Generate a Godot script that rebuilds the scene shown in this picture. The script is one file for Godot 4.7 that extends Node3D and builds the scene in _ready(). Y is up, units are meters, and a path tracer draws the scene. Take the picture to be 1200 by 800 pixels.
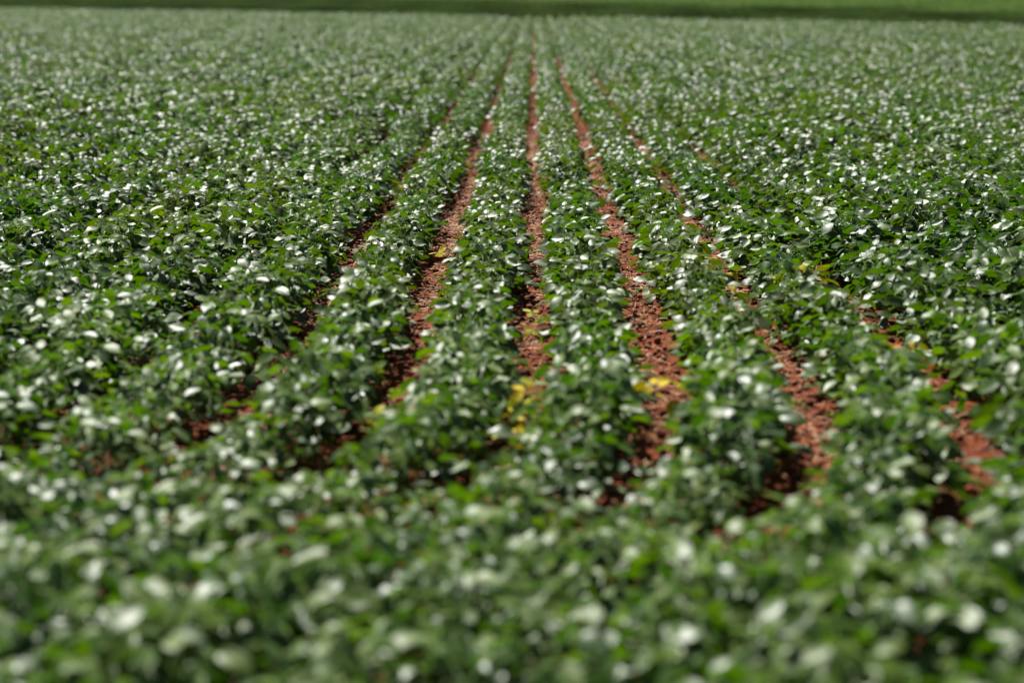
extends Node3D
# A young soybean field on red soil, seen along its rows through a fast short telephoto lens.

const ROW := 0.48          # metres between rows
const LENS := 2000.0       # focal length in pixels of the 1200 x 800 picture
const K := LENS / 2800.0    # the distances below were read off for 2800
const EYE := 1.5           # camera height above the soil
const NEAR_PLANTS := 300   # plants built one by one
const ADDED_CLOUD_BASE := 200.0   # metres
const RUN := 0.48          # length of a run of five plants

var rng := RandomNumberGenerator.new()
var wob := FastNoiseLite.new()     # slow wobble of rows and of plant vigour
var lump := FastNoiseLite.new()    # soil relief
var leaflets: Array = []           # shared leaflet meshes
var mats := {}
var to_sun := Vector3(-0.45, 1.25, -0.55).normalized()

# ---------------------------------------------------------------- lay of the land
func bend(d: float) -> float:      # the rows swing aside where the planter turned, close to the camera
	var u := maxf(8.3 - d / K, 0.0)
	return -0.066 * u * u

func row_x(k: float, d: float) -> float:
	return k * ROW + bend(d) + 0.035 * wob.get_noise_2d(k * 37.0, d * 1.3) + 0.012 * sin(d * 1.7 + k * 2.0)

func edge_z(x: float) -> float:    # far edge of the field, running obliquely
	return K * (-108.7 + 1.437 * x)

func beyond(x: float, z: float) -> float:
	return (edge_z(x) - z) / K

func ground_y(x: float, z: float) -> float:
	var s := beyond(x, z)
	var y := 0.0
	if s > 0.0:
		y -= 0.2 * smoothstep(0.0, 3.0, s) * (1.0 - smoothstep(5.0, 9.0, s))
		y += 0.012 * maxf(s - 8.0, 0.0) + 0.05 * maxf(s - 110.0, 0.0)
	return y

func half_width(d: float, margin: float) -> float:
	return 610.0 / LENS * d + margin

# ---------------------------------------------------------------- helpers
func lin(r: float, g: float, b: float) -> Color:
	return Color(r, g, b).linear_to_srgb()

func tag(o: Node, label: String, category := "", group := "", kind := "") -> void:
	if label: o.set_meta("label", label)
	if category: o.set_meta("category", category)
	if group: o.set_meta("group", group)
	if kind: o.set_meta("kind", kind)

func part(called: String, m: Mesh, material: Material, parent: Node) -> MeshInstance3D:
	var o := MeshInstance3D.new()
	o.name = called
	o.mesh = m
	o.material_override = material
	parent.add_child(o, true)
	return o

func copies(called: String, m: Mesh, material: Material, places: Array, tints: Array, parent: Node) -> void:
	if places.is_empty():
		return
	var mm := MultiMesh.new()
	mm.transform_format = MultiMesh.TRANSFORM_3D
	mm.use_colors = true
	mm.mesh = m
	mm.instance_count = places.size()
	for i in places.size():
		mm.set_instance_transform(i, places[i])
		mm.set_instance_color(i, tints[i])
	var o := MultiMeshInstance3D.new()
	o.name = called
	o.multimesh = mm
	o.material_override = material
	o.set_meta("kind", "stuff")
	parent.add_child(o, true)

# ---------------------------------------------------------------- materials
func leaf_image() -> Image:        # blade colour with a pale midrib and side veins, flecked
	var n := FastNoiseLite.new()
	n.seed = 5
	n.frequency = 0.05
	var im := Image.create(128, 64, true, Image.FORMAT_RGB8)
	for y in 64:
		for x in 128:
			var v := absf(y - 31.5) / 31.5
			var u := x / 127.0
			var tone := 0.80 + 0.14 * n.get_noise_2d(x, y) + 0.08 * n.get_noise_2d(x * 4.0 + 300.0, y * 4.0)
			var vein := exp(-pow(v / 0.045, 2.0))
			var side := fposmod((u - v * 0.16) * 9.0, 1.0)
			vein = maxf(vein, 0.45 * exp(-pow((side - 0.5) / 0.09, 2.0)) * (1.0 - 0.6 * v))
			var c := Color(tone, tone, tone * 0.98).lerp(Color(1.0, 1.0, 0.86), 0.55 * vein)
			im.set_pixel(x, y, c)
	im.generate_mipmaps()
	return im

func soil_image() -> Image:
	var a := FastNoiseLite.new(); a.seed = 21; a.frequency = 0.012; a.fractal_octaves = 5
	var b := FastNoiseLite.new(); b.seed = 22; b.frequency = 0.11; b.noise_type = FastNoiseLite.TYPE_CELLULAR
	var ia := a.get_seamless_image(512, 512)
	var ib := b.get_seamless_image(512, 512)
	var im := Image.create(512, 512, true, Image.FORMAT_RGB8)
	for y in 512:
		for x in 512:
			var t := clampf(0.65 * ia.get_pixel(x, y).r + 0.35 * ib.get_pixel(x, y).r, 0.0, 1.0)
			im.set_pixel(x, y, lin(0.030, 0.007, 0.003).lerp(lin(0.175, 0.043, 0.012), t))
	im.generate_mipmaps()
	return im

func leaf_material(c: Color, through: Color, rough: float, shine := 0.5) -> StandardMaterial3D:
	var m := StandardMaterial3D.new()
	m.albedo_color = c.linear_to_srgb()
	m.albedo_texture = mats.leaf_tex
	m.vertex_color_use_as_albedo = true
	m.roughness = rough
	m.metallic_specular = shine
	m.backlight_enabled = true
	m.backlight = through
	m.cull_mode = BaseMaterial3D.CULL_DISABLED
	return m

func plain(c: Color, rough: float) -> StandardMaterial3D:
	var m := StandardMaterial3D.new()
	m.albedo_color = c.linear_to_srgb()
	m.roughness = rough
	m.metallic_specular = 0.4
	m.vertex_color_use_as_albedo = true
	m.cull_mode = BaseMaterial3D.CULL_DISABLED
	return m

func make_materials() -> void:
	mats.leaf_tex = ImageTexture.create_from_image(leaf_image())
	var thru := Color(0.92, 1.0, 0.14)
	mats.leaf = [
		leaf_material(Color(0.086, 0.168, 0.011), thru, 0.46, 0.58),
		leaf_material(Color(0.054, 0.126, 0.012), thru, 0.42, 0.58),
		leaf_material(Color(0.142, 0.232, 0.017), thru, 0.50, 0.58)]  # lighter green: some of the pale leaf sheen put into the colour
	mats.leaf_any = leaf_material(Color(0.090, 0.169, 0.012), thru, 0.46, 0.58)
	mats.added_cloud = plain(Color(0.85, 0.85, 0.85), 1.0)      # for the added shade lumps: lets part of the sunlight through
	mats.added_cloud.transparency = BaseMaterial3D.TRANSPARENCY_ALPHA
	mats.added_cloud.albedo_color.a = 0.30
	mats.pale_leaf = leaf_material(Color(0.100, 0.188, 0.030), thru, 0.6, 0.35)
	mats.yellow = [leaf_material(Color(0.56, 0.44, 0.022), Color(0.7, 0.7, 0.1), 0.6, 0.25), leaf_material(Color(0.40, 0.40, 0.030), Color(0.7, 0.75, 0.1), 0.6, 0.25), leaf_material(Color(0.55, 0.23, 0.024), Color(0.7, 0.5, 0.1), 0.6, 0.25)]
	mats.stem = plain(Color(0.10, 0.16, 0.05), 0.6)
	mats.straw = plain(Color(0.36, 0.225, 0.125), 0.7)
	mats.clod = plain(Color(0.112, 0.0275, 0.0080), 0.95)
	var soil := StandardMaterial3D.new()
	soil.albedo_texture = ImageTexture.create_from_image(soil_image())
	soil.uv1_triplanar = true
	soil.uv1_world_triplanar = true
	soil.uv1_scale = Vector3(0.9, 0.9, 0.9)
	soil.roughness = 0.95
	soil.metallic_specular = 0.25
	mats.soil = soil

# ---------------------------------------------------------------- plant shapes
func make_leaflet(wide: float, droop: float, fold: float, wave: float, seed_: float) -> ArrayMesh:
	# unit long along +x, blade facing +y, egg-shaped with a blunt point
	var st := SurfaceTool.new()
	st.begin(Mesh.PRIMITIVE_TRIANGLES)
	st.set_smooth_group(0)
	var nu := 6
	var vs := [-1.0, -0.55, 0.0, 0.55, 1.0]
	var grid := []
	for i in nu + 1:
		var t: float = [0.0, 0.1, 0.28, 0.48, 0.68, 0.86, 1.0][i]
		var w := wide * 1.62 * pow(maxf(t, 0.0), 0.62) * pow(maxf(1.0 - t, 0.0), 0.72)
		var rowv := []
		for v in vs:
			var y: float = fold * absf(v) * w - droop * t * t + wave * sin(t * 7.0 + seed_ + v * 1.8) * absf(v)
			y += -0.10 * v * v * w
			rowv.append([Vector3(t - 0.03 * v * v, y, v * w), Vector2(t, 0.5 + 0.5 * v)])
		grid.append(rowv)
	for i in nu:
		for j in 4:
			var a = grid[i][j]; var b = grid[i + 1][j]; var c = grid[i + 1][j + 1]; var d = grid[i][j + 1]
			var tris := []
			if i == 0: tris = [[a, b, c]]
			elif i == nu - 1: tris = [[a, b, d]]
			else: tris = [[a, b, c], [a, c, d]]
			for t3 in tris:
				for p in [t3[0], t3[1], t3[2]]:
					st.set_uv(p[1])
					st.add_vertex(p[0])
	st.index()
	st.generate_normals()
	return st.commit()

func stalk(points: Array, r0: float, r1: float) -> ArrayMesh:   # a thin tapered three-sided tube
	var st := SurfaceTool.new()
	st.begin(Mesh.PRIMITIVE_TRIANGLES)
	var rings := []
	for i in points.size():
		var p: Vector3 = points[i]
		var q: Vector3 = points[mini(i + 1, points.size() - 1)]
		var o: Vector3 = points[maxi(i - 1, 0)]
		var dir := (q - o).normalized()
		var s := dir.cross(Vector3(0.31, 0.2, 0.93)).normalized()
		var u := dir.cross(s)
		var r := lerpf(r0, r1, float(i) / (points.size() - 1))
		var ring := []
		for k in 4:
			ring.append(p + (s * cos(k * TAU / 4) + u * sin(k * TAU / 4)) * r)
		rings.append(ring)
	for i in points.size() - 1:
		for k in 4:
			var a = rings[i][k]; var b = rings[i][(k + 1) % 4]; var c = rings[i + 1][(k + 1) % 4]; var d = rings[i + 1][k]
			for p in [a, c, b, a, d, c]:
				st.set_uv(Vector2(0.5, 0.5))
				st.add_vertex(p)
	st.index()
	st.generate_normals()
	return st.commit()

func aim(dir: Vector3, roll: float) -> Basis:  # +x along dir, +y as near to up as may be, then rolled
	var x := dir.normalized()
	var z := x.cross(Vector3.UP)
	if z.length() < 0.01: z = Vector3.BACK
	z = z.normalized()
	var y := z.cross(x)
	return Basis(x, roll) * Basis(x, y, z)

func plan_plant(seed_: int, tall: float, n_leaves: int, size: float) -> Dictionary:
	# a soybean plant: stem with alternate leaves, each a petiole with three leaflets
	var r := RandomNumberGenerator.new()
	r.seed = seed_
	var lean := Vector3(r.randf_range(-0.03, 0.03), 0, r.randf_range(-0.03, 0.03))
	var stem := [Vector3(0, -0.02, 0), Vector3(lean.x * 0.3, tall * 0.5, lean.z * 0.3), lean + Vector3(0, tall, 0)]
	var leaves := []
	var az := r.randf() * TAU
	for i in n_leaves:
		var f := float(i) / (n_leaves - 1)
		az += 2.4 + r.randf_range(-0.5, 0.5)
		var h := tall * lerpf(0.22, 1.0, f)
		var node := Vector3(lean.x * f * f, h, lean.z * f * f)
		var up := lerpf(0.45, 0.95, f) + r.randf_range(-0.2, 0.2)
		var reach := lerpf(0.122, 0.092, f) * r.randf_range(0.8, 1.2) * size
		var out := Vector3(cos(az), 0, sin(az))
		var tip := node + (out * cos(up) + Vector3.UP * sin(up)) * reach
		var mid := node.lerp(tip, 0.5) + Vector3(0, 0.008, 0)
		var s := size * lerpf(0.060, 0.051, f) * r.randf_range(0.85, 1.15)
		var tilt := r.randf_range(-0.75, 0.4)       # how the leaf hangs
		var side_lean := r.randf_range(-0.55, 0.55)
		var set3 := []
		for k in [0, -1, 1]:
			var turn: float = k * r.randf_range(1.15, 1.5)
			var dir := out.rotated(Vector3.UP, turn)
			var pitch := tilt * cos(turn) + side_lean * sin(turn) + r.randf_range(-0.4, 0.3)
			dir = dir * cos(pitch) + Vector3.UP * sin(pitch)
			var roll := r.randf_range(-0.85, 0.85)
			var start := tip + (out * 0.022 * size + Vector3(0, 0.004, 0) if k == 0 else dir * 0.004)
			set3.append([r.randi() % 6, Transform3D(aim(dir, roll).scaled(Vector3.ONE * s * (1.08 if k == 0 else 0.95)), start), r.randi() % 3])
		leaves.append({"stalk": [node, mid, tip, tip + out * 0.022 * size], "leaflets": set3, "base": node})
	return {"stem": stem, "leaves": leaves}

func merged(plans: Array) -> ArrayMesh:  # plants as one mesh, for the mass of the field
	var v := PackedVector3Array(); var n := PackedVector3Array(); var uv := PackedVector2Array(); var c := PackedColorArray(); var ix := PackedInt32Array()
	var r := RandomNumberGenerator.new()
	r.seed = 77
	var pieces := []
	for e in plans:
		var plan: Dictionary = e[0]
		var put: Transform3D = e[1]
		var own := Color(r.randf_range(0.88, 1.12), r.randf_range(0.92, 1.08), r.randf_range(0.9, 1.1))
		pieces.append([stalk(plan.stem, 0.0035, 0.002), put, Color(1.5, 1.2, 1.1)])
		for lf in plan.leaves:
			pieces.append([stalk(lf.stalk, 0.0019, 0.0013), put, Color(1.5, 1.25, 1.1)])
			for q in lf.leaflets:
				var k := 0.68 + 0.9 * pow(r.randf(), 1.6)      # random tone; the lightest leaflets paint in part of the pale sheen
				pieces.append([leaflets[q[0]], put * q[1], own * Color(k * r.randf_range(0.85, 1.2), k, k * r.randf_range(0.8, 1.15))])
	for p in pieces:
		var a: Array = (p[0] as Mesh).surface_get_arrays(0)
		var t: Transform3D = p[1]
		var b := t.basis.orthonormalized()
		var at := v.size()
		for i in a[Mesh.ARRAY_VERTEX].size():
			v.append(t * a[Mesh.ARRAY_VERTEX][i])
			n.append((b * a[Mesh.ARRAY_NORMAL][i]).normalized())
			uv.append(a[Mesh.ARRAY_TEX_UV][i])
			c.append(p[2])
		for i in a[Mesh.ARRAY_INDEX]:
			ix.append(at + i)
	var arrays := []
	arrays.resize(Mesh.ARRAY_MAX)
	arrays[Mesh.ARRAY_VERTEX] = v; arrays[Mesh.ARRAY_NORMAL] = n; arrays[Mesh.ARRAY_TEX_UV] = uv; arrays[Mesh.ARRAY_COLOR] = c; arrays[Mesh.ARRAY_INDEX] = ix
	var m := ArrayMesh.new()
	m.add_surface_from_arrays(Mesh.PRIMITIVE_TRIANGLES, arrays)
	return m

func assembled(called: String, plan: Dictionary, palette: Array) -> Node3D:   # plant > stem, leaf (petiole) > leaflet
	var o := Node3D.new()
	o.name = called
	part("stem", stalk(plan.stem, 0.0035, 0.002), mats.stem, o)
	for lf in plan.leaves:
		var base: Vector3 = lf.base
		var pts := []
		for p in lf.stalk: pts.append(p - base)
		var leaf := part("leaf", stalk(pts, 0.0019, 0.0013), mats.stem, o)
		leaf.position = base
		for q in lf.leaflets:
			var b := part("leaflet", leaflets[q[0]], palette[q[2] % palette.size()], leaf)
			var t: Transform3D = q[1]
			t.origin -= base
			b.transform = t
	return o

# ---------------------------------------------------------------- names of places in the picture
func ordinal(n: int) -> String:
	var words := ["first", "second", "third", "fourth", "fifth", "sixth", "seventh", "eighth", "ninth", "tenth", "eleventh", "twelfth"]
	if n <= 12: return words[n - 1]
	var tail := "th"
	if n % 100 < 11 or n % 100 > 13:
		tail = {1: "st", 2: "nd", 3: "rd"}.get(n % 10, "th")
	return "%d%s" % [n, tail]

# ---------------------------------------------------------------- build
func _ready() -> void:
	rng.seed = 20240
	wob.seed = 3; wob.frequency = 0.11
	lump.seed = 9; lump.frequency = 0.9; lump.fractal_octaves = 4

	# camera
	var cam := Camera3D.new()
	cam.name = "camera"
	add_child(cam)
	cam.position = Vector3(0, EYE, 0)
	cam.rotation = Vector3(-atan(413.0 / LENS), atan(25.0 / LENS), 0)
	var lens := CameraAttributesPhysical.new()
	lens.frustum_focal_length = 24.0 * LENS / 800.0
	lens.frustum_near = 0.1
	lens.frustum_far = 3000.0
	lens.frustum_focus_distance = 13.2 * K
	lens.exposure_aperture = 1.4
	cam.attributes = lens
	cam.current = true

	# sky and sun
	var env := Environment.new()
	env.background_mode = Environment.BG_SKY
	var sm := ProceduralSkyMaterial.new()
	sm.sky_top_color = Color(0.43, 0.51, 0.61)
	sm.sky_horizon_color = Color(0.74, 0.78, 0.80)
	sm.ground_bottom_color = Color(0.16, 0.20, 0.12)
	sm.ground_horizon_color = Color(0.55, 0.60, 0.55)
	sm.sky_curve = 0.16
	sm.sun_angle_max = 20.0
	var sky := Sky.new()
	sky.sky_material = sm
	env.sky = sky
	env.background_energy_multiplier = 0.3
	env.tonemap_mode = Environment.TONE_MAPPER_LINEAR
	env.tonemap_exposure = 2.55
	env.sdfgi_enabled = true
	env.ssao_enabled = true
	env.ssil_enabled = true
	var we := WorldEnvironment.new()
	we.name = "world_environment"
	we.environment = env
	add_child(we)
	var sun := DirectionalLight3D.new()
	sun.name = "sun"
	sun.light_energy = 1.6
	sun.light_color = Color(1.0, 0.99, 0.965)
	sun.light_angular_distance = 0.5
	sun.shadow_enabled = true
	add_child(sun)
	sun.look_at_from_position(Vector3.ZERO, -to_sun, Vector3.FORWARD)

	make_materials()
	for i in 6:
		leaflets.append(make_leaflet([0.45, 0.47, 0.42, 0.49, 0.44, 0.46][i], [0.10, 0.22, 0.04, 0.32, 0.16, 0.27][i], [0.28, 0.16, 0.38, 0.10, 0.22, 0.30][i], [0.03, 0.045, 0.02, 0.05, 0.035, 0.04][i], i * 1.9))

	build_ground()
	build_crop()
	build_far_fields()
	build_yellow()
	build_residue()

func build_ground() -> void:
	var xs := []
	var x := -900.0
	for a in [[-900, -100, 80.0], [-100, -20, 8.0], [-20, -3.2, 0.7], [-3.2, 3.2, 0.04], [3.2, 20, 0.7], [20, 100, 8.0], [100, 900.1, 80.0]]:
		x = a[0]
		while x < a[1] - 1e-3:
			xs.append(x)
			x += a[2]
	var zs := []
	var z := 60.0
	while z > -1600.0:
		zs.append(z)
		var step := 8.0
		if z <= -2.0 and z > -24.0: step = 0.045
		elif z <= 4.0 and z > -2.0: step = 0.5
		elif z <= -24.0 and z > -60.0: step = 0.25
		elif z <= -60.0 and z > -110.0: step = 1.5
		elif z <= -110.0 and z > -300.0: step = 3.0
		elif z <= -300.0: step = 60.0
		if z == 60.0: step = 56.0
		z -= step
	var v := PackedVector3Array(); var ix := PackedInt32Array()
	var nx := xs.size()
	for zz in zs:
		for xx in xs:
			var y := ground_y(xx, zz)
			if zz < -1.0 and zz > -70.0 and absf(xx) < 22.0:
				y += 0.020 * lump.get_noise_2d(xx * 3.0, zz * 3.0) + 0.012 * lump.get_noise_2d(xx * 14.0, zz * 14.0)
			v.append(Vector3(xx, y, zz))
	for j in zs.size() - 1:
		for i in nx - 1:
			var a := j * nx + i
			ix.append_array(PackedInt32Array([a, a + nx, a + 1, a + 1, a + nx, a + nx + 1]))
	var arrays := []
	arrays.resize(Mesh.ARRAY_MAX)
	arrays[Mesh.ARRAY_VERTEX] = v
	arrays[Mesh.ARRAY_INDEX] = ix
	var m := ArrayMesh.new()
	m.add_surface_from_arrays(Mesh.PRIMITIVE_TRIANGLES, arrays)
	var st := SurfaceTool.new()
	st.create_from(m, 0)
	st.generate_normals()
	var o := part("ground", st.commit(), mats.soil, self)
	tag(o, "bare red-brown field soil showing between the soybean rows", "soil", "", "structure")

func fill_from(k: int) -> float:
	return 5.7 - 0.2 * maxf(0.0, k - 1.0) + 0.25 * clampf(-k, 0.0, 4.0)

func vigour(x: float, d: float) -> float:
	var out := absf(x - bend(d) + 0.05)
	return 1.045 + 0.20 * smoothstep(0.95, 2.1, out) + 0.06 * smoothstep(18.0, 60.0, d / K) + 0.12 * smoothstep(5.8, 5.0, d / K) + 0.28 * wob.get_noise_2d(x * 5.0 + 90.0, d * 6.0) + 0.14 * wob.get_noise_2d(x * 1.1 - 40.0, d * 0.7)

func build_crop() -> void:
	var plans := []
	for i in 8:
		plans.append(plan_plant(100 + i * 7, [0.165, 0.145, 0.18, 0.16, 0.135, 0.17, 0.15, 0.185][i], [15, 14, 16, 15, 14, 15, 15, 16][i], 1.0))
	var spots := []     # plants near the camera: row, distance, place
	var runs := []      # farther off: short runs of row
	var k_lo := int(-60 / ROW)
	var k_hi := int(40 / ROW)
	for k in range(k_lo, k_hi):
		var d := 1.6 + rng.randf() * 0.1
		while d < 175.0 * K:
			var run := d > 12.5 * K
			var px := row_x(k + 0.5, d)
			if absf(px + 25.0 / LENS * d) < half_width(d, 1.6) and beyond(px, -d) < -0.2:
				if run: runs.append([k, d, px + rng.randf_range(-0.02, 0.02), 1.0])
				else: spots.append([k, d, px + rng.randf_range(-0.022, 0.022), 1.0])
			var close := 0.25 if k == -3 or k == 4 else 0.62 if k < -3 or k > 4 else 0.0   # off to the sides the rows have grown together
			var gx := row_x(k, d)
			if rng.randf() < close and d > K * fill_from(k) and absf(gx + 25.0 / LENS * d) < half_width(d, 1.6) and beyond(gx, -d) < -0.2:
				if run: runs.append([k, d, gx + rng.randf_range(-0.08, 0.08), 0.86])
				else: spots.append([k, d + 0.03, gx + rng.randf_range(-0.08, 0.08), 0.86])
			if d < K * fill_from(k) and rng.randf() < 0.8 and absf(px + 25.0 / LENS * d) < half_width(d, 1.6):      # the rows close up where they swing aside
				spots.append([k, d + 0.05, row_x(k, d) + rng.randf_range(-0.07, 0.07), 0.95])
			d += RUN * rng.randf_range(0.92, 1.05) if run else 0.096 * rng.randf_range(0.75, 1.25)
	# the nearest in view stand as plants of their own
	spots.sort_custom(func(a, b): return a[1] < b[1])
	var singles := []
	var mass := []
	for s in spots:
		var inside: bool = s[1] > 3.95 * K and absf(s[2] + 25.0 / LENS * s[1]) < 600.0 / LENS * s[1] + 0.06
		if inside and singles.size() < NEAR_PLANTS: singles.append(s)
		else: mass.append(s)
	var protos := []
	for i in 8:
		var pal: Array = mats.leaf
		protos.append(assembled("soybean_plant", plans[i], [pal[i % 3], pal[(i + 1) % 3], pal[(i * 2 + 2) % 3]]))
	var rank := {}
	var used := 0
	for s in singles:
		var kind := rng.randi() % 8
		var o: Node3D = protos[kind].duplicate()
		o.name = "soybean_plant" if used == 0 else "soybean_plant_%03d" % used
		used += 1
		add_child(o)
		o.transform = stand(s)
		rank[s[0]] = rank.get(s[0], 0) + 1
		var side := "right" if s[0] >= 0 else "left"
		var nth: int = s[0] + 1 if s[0] >= 0 else -s[0]
		tag(o, "soybean plant, %s from the bottom, %s row %s of central soil strip" % [ordinal(rank[s[0]]), ordinal(nth), side], "soybean plant", "soybean plants in the near rows")
	for p in protos: p.free()
	var field := Node3D.new()
	field.name = "soybean_crop"
	add_child(field)
	tag(field, "mass of green soybean plants in long rows running to the far edge", "crop", "", "stuff")
	var places := [[], [], [], [], [], [], [], []]
	var tints := [[], [], [], [], [], [], [], []]
	for s in mass:
		var kind := rng.randi() % 8
		places[kind].append(stand(s))
		tints[kind].append(tint(s[2], s[1]))
	for i in 8:
		copies("plants", merged([[plans[i], Transform3D.IDENTITY]]), mats.leaf_any, places[i], tints[i], field)
		places[i] = []
		tints[i] = []
	var sets := []
	for i in 8:
		var five := []
		for j in 5:
			var sz := rng.randf_range(0.86, 1.12)
			var b := Basis(Vector3(rng.randf_range(-1, 1), 0, rng.randf_range(-1, 1)).normalized(), rng.randf_range(0, 0.12)) * Basis(Vector3.UP, rng.randf() * TAU)
			five.append([plans[rng.randi() % 8], Transform3D(b.scaled(Vector3.ONE * sz), Vector3(rng.randf_range(-0.025, 0.025), 0, (j - 2) * 0.096 + rng.randf_range(-0.02, 0.02)))])
		sets.append(merged(five))
	for s in runs:
		var kind := rng.randi() % 8
		var size: float = s[3] * vigour(s[2], s[1]) * rng.randf_range(0.94, 1.06)
		var b := Basis(Vector3.UP, (PI if rng.randf() < 0.5 else 0.0) + rng.randf_range(-0.06, 0.06))
		places[kind].append(Transform3D(b.scaled(Vector3(size, size * rng.randf_range(0.92, 1.08), 1.0 + 0.5 * (size - 1.0))), Vector3(s[2], ground_y(s[2], -s[1]) - 0.004, -s[1])))
		tints[kind].append(tint(s[2], s[1]))
	for i in 8:
		copies("plants", sets[i], mats.leaf_any, places[i], tints[i], field)
	print("plants: ", singles.size(), " single, ", mass.size(), " + ", runs.size(), " runs in the mass; nearest mass beyond ", singles[-1][1])

func tint(x: float, d: float) -> Color:   # single plants and whole patches differ in green
	var p := wob.get_noise_2d(x * 3.0 - 200.0, d * 1.5)
	var b := rng.randf_range(0.84, 1.16) * (1.0 + 0.25 * p)
	return Color(b * rng.randf_range(0.85, 1.18) * (1.0 + 0.3 * p), b, b * rng.randf_range(0.85, 1.15))

func stand(s: Array) -> Transform3D:
	var d: float = s[1]
	var x: float = s[2]
	var size: float = s[3] * vigour(x, d) * rng.randf_range(0.88, 1.1)
	var b := Basis(Vector3(rng.randf_range(-1, 1), 0, rng.randf_range(-1, 1)).normalized(), rng.randf_range(0, 0.12)) * Basis(Vector3.UP, rng.randf() * TAU)
	return Transform3D(b.scaled(Vector3(size, size * rng.randf_range(0.92, 1.08), size)), Vector3(x, ground_y(x, -d) - 0.004, -d))

func build_far_fields() -> void:
	# another crop beyond a shallow track, its rows running on up a gentle rise
	var kinds := []
	for i in 4:
		kinds.append(merged([[plan_plant(700 + i, 0.24, 11, 1.3), Transform3D.IDENTITY]]))
	var lp := [[], [], [], []]; var lt := [[], [], [], []]
	for gx in range(-150, 130):
		var x := gx * 0.5
		var s := 5.0
		while s < 125.0:
			var z := edge_z(x) - s * K
			var d := -z
			if d > 40.0 and absf(x + 25.0 / LENS * d) < half_width(d, 2.5):
				var xx := x + rng.randf_range(-0.05, 0.05)
				var i := rng.randi() % 4
				var b := Basis(Vector3.UP, rng.randf() * TAU).scaled(Vector3.ONE * rng.randf_range(0.85, 1.12) * (1.0 + 0.3 * wob.get_noise_2d(xx * 2.2, s * 2.0)))
				lp[i].append(Transform3D(b, Vector3(xx, ground_y(xx, z) - 0.01, z)))
				lt[i].append(tint(x, d))
			s += 0.4 * rng.randf_range(0.8, 1.2)
	var other := Node3D.new()
	other.name = "distant_crop"
	add_child(other)
	tag(other, "distant crop beyond the soybean field along the top edge, partly under added shade", "crop", "", "stuff")
	for i in 4:
		copies("plants", kinds[i], mats.pale_leaf, lp[i], lt[i], other)
	print("far: ", lp[0].size() * 4)
	# unseen lumps added and shaped to shade the near side of that crop
	var st := SurfaceTool.new()
	st.begin(Mesh.PRIMITIVE_TRIANGLES)
	var ball := SphereMesh.new()
	ball.radial_segments = 14; ball.rings = 8; ball.radius = 1.0; ball.height = 2.0
	var r := RandomNumberGenerator.new()
	r.seed = 31
	var lift := to_sun * (ADDED_CLOUD_BASE / to_sun.y)
	var x := -75.0
	while x < 60.0:
		var far_side := clampf(46.0 - 0.77 * x, 8.0, 110.0)
		var s := 3.5
		while s < far_side - 2.0:
			var rad := r.randf_range(3.4, 4.6)
			var at := Vector3(x + r.randf_range(-1.0, 1.0), 0, edge_z(x) - (s + r.randf_range(-0.6, 0.6)) * K) + lift
			st.append_from(ball, 0, Transform3D(Basis.from_scale(Vector3(rad, rad * 0.7, rad * 0.8)), at + Vector3(0, r.randf_range(0, 0.8), 0)))
			s += 7.0
		x += 5.0
	var added_cloud := part("added_cloud", st.commit(), mats.added_cloud, self)
	tag(added_cloud, "unseen white lumps added above the view to shade the distant crop", "added_cloud")

func spot(px: float, py: float) -> Vector3:    # the point of level soil that shows at this place in the 1200 x 800 photograph
	var d := EYE * LENS / (py + 13.0)
	return Vector3((px - 625.0) / LENS * d, 0, -d)

func build_yellow() -> void:
	var list := [
		[630, 528, 0.13, 7, 1.05, 0, "yellow wilting soybean plant standing in the central soil strip", 11],
		[604, 572, 0.11, 6, 0.95, 0, "yellow wilting seedling lowest down in the central soil strip", 12],
		[790, 526, 0.13, 7, 1.05, 0, "yellow wilting soybean plant in the first soil strip right of centre", 13],
		[950, 372, 0.16, 8, 1.1, 0, "yellow wilting soybean plant in the third soil strip right of centre", 14],
		[1052, 472, 0.15, 7, 1.1, 2, "orange-yellow seedling beside the third soil strip right of centre", 15],
		[896, 446, 0.07, 4, 0.8, 2, "orange-brown withered seedling in the second soil strip right of centre", 16],
		[838, 348, 0.10, 6, 0.95, 0, "small yellow seedling higher up in the second soil strip right of centre", 17],
		[320, 522, 0.08, 5, 0.9, 1, "yellow-green seedling at the foot of the second soil strip left of centre", 18],
		[462, 528, 0.08, 5, 0.95, 1, "pale yellow seedling at the foot of the first soil strip left of centre", 19],
		[536, 318, 0.08, 5, 0.9, 0, "yellow seedling high up in the first soil strip left of centre", 20],
		[634, 392, 0.05, 4, 0.7, 1, "low yellow-green seedling halfway up the central soil strip", 21]]
	var used := 0
	for a in list:
		var o := assembled("yellow_seedling", plan_plant(a[7] * 13, a[2], a[3], a[4]), [mats.yellow[a[5]], mats.yellow[a[5]], mats.yellow[1]])
		o.name = "yellow_seedling" if used == 0 else "yellow_seedling_%03d" % used
		used += 1
		add_child(o)
		o.position = spot(a[0], a[1])
		tag(o, a[6], "seedling", "yellowed seedlings in the soil strips")

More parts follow.
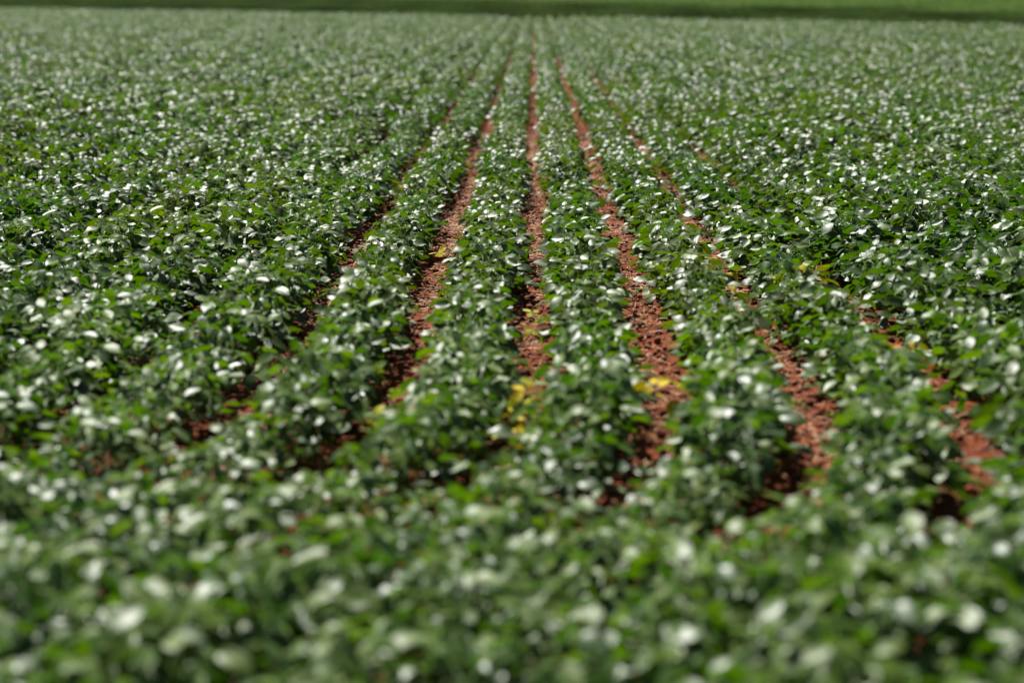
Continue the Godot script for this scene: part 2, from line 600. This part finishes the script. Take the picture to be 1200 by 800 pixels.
func build_residue() -> void:
	# straw left by the last crop and clods, along the soil strips
	var straw_shapes := []
	for i in 3:
		var st := SurfaceTool.new()
		st.begin(Mesh.PRIMITIVE_TRIANGLES)
		var r := RandomNumberGenerator.new()
		r.seed = 40 + i
		var pts := []
		for j in 5:
			pts.append(Vector3(j * 0.25 - 0.5, r.randf_range(-0.02, 0.05), r.randf_range(-0.05, 0.05)))
		var w := 0.030 + 0.012 * i
		for j in 4:
			var a: Vector3 = pts[j]; var b: Vector3 = pts[j + 1]
			var n := Vector3(0, 0, w)
			var top := Vector3(0, w * 0.8, 0)
			for q in [[a - n, b - n, b + top, a + top], [a + top, b + top, b + n, a + n]]:
				for p in [q[0], q[1], q[2], q[0], q[2], q[3]]: st.add_vertex(p)
		st.generate_normals()
		straw_shapes.append(st.commit())
	var clod_shapes := []
	for i in 3:
		var s := SphereMesh.new()
		s.radial_segments = 7; s.rings = 4; s.radius = 0.5; s.height = 0.8
		var st := SurfaceTool.new()
		st.create_from(s, 0)
		var arr := st.commit_to_arrays()
		var nn := FastNoiseLite.new()
		nn.seed = 60 + i; nn.frequency = 1.4
		for j in arr[Mesh.ARRAY_VERTEX].size():
			var p: Vector3 = arr[Mesh.ARRAY_VERTEX][j]
			arr[Mesh.ARRAY_VERTEX][j] = p * (1.0 + 0.45 * nn.get_noise_3dv(p * 1.3))
		var am := ArrayMesh.new()
		am.add_surface_from_arrays(Mesh.PRIMITIVE_TRIANGLES, arr)
		st.clear()
		st.create_from(am, 0)
		st.generate_normals()
		clod_shapes.append(st.commit())
	var sp := [[], [], []]; var sc := [[], [], []]; var cp := [[], [], []]; var cc := [[], [], []]
	for k in range(-6, 8):
		var d := 4.5 * K
		while d < 60.0 * K:
			var cx := row_x(k, d)
			var near := d < 18.0
			for q in (4 if near else 1):
				var i := rng.randi() % 3
				var x := cx + rng.randfn(0, 0.085)
				var L := (0.012 + 0.085 * pow(rng.randf(), 2.2)) * (1.0 if near else 1.5)
				var b := Basis(Vector3.UP, rng.randf() * TAU) * Basis(Vector3.BACK, rng.randf_range(-0.3, 0.3))
				var patch := 0.5 + wob.get_noise_2d(x * 9.0, d * 7.0)
				if rng.randf() < 0.08 + 0.8 * patch:
					sp[i].append(Transform3D(b.scaled_local(Vector3(L, 0.034, 0.034)), Vector3(x, 0.008 + rng.randf() * 0.014, -d)))
					var t := rng.randf_range(0.45, 1.15)
					sc[i].append(Color(t, t * rng.randf_range(0.85, 1.0), t * rng.randf_range(0.75, 1.0)))
				x = cx + rng.randfn(0, 0.09)
				if q > 1: continue
				var r := 0.007 + 0.036 * pow(rng.randf(), 3.5)
				cp[i].append(Transform3D(Basis(Vector3(rng.randf(), rng.randf(), rng.randf()).normalized(), rng.randf() * TAU).scaled(Vector3.ONE * r * (1.0 if near else 1.4)), Vector3(x, 0.004 + r * 0.15, -d)))
				var u := rng.randf_range(0.65, 1.35)
				cc[i].append(Color(u, u * rng.randf_range(0.88, 1.12), u * rng.randf_range(0.9, 1.1)))
			d += 0.012 if near else 0.05
	var straw := Node3D.new()
	straw.name = "straw_litter"
	add_child(straw)
	tag(straw, "pale dry straw bits scattered over the red soil between the rows", "straw", "", "stuff")
	var clods := Node3D.new()
	clods.name = "soil_clods"
	add_child(clods)
	tag(clods, "small red-brown clods of earth strewn along the soil strips", "clods", "", "stuff")
	for i in 3:
		copies("straws", straw_shapes[i], mats.straw, sp[i], sc[i], straw)
		copies("clods", clod_shapes[i], mats.clod, cp[i], cc[i], clods)
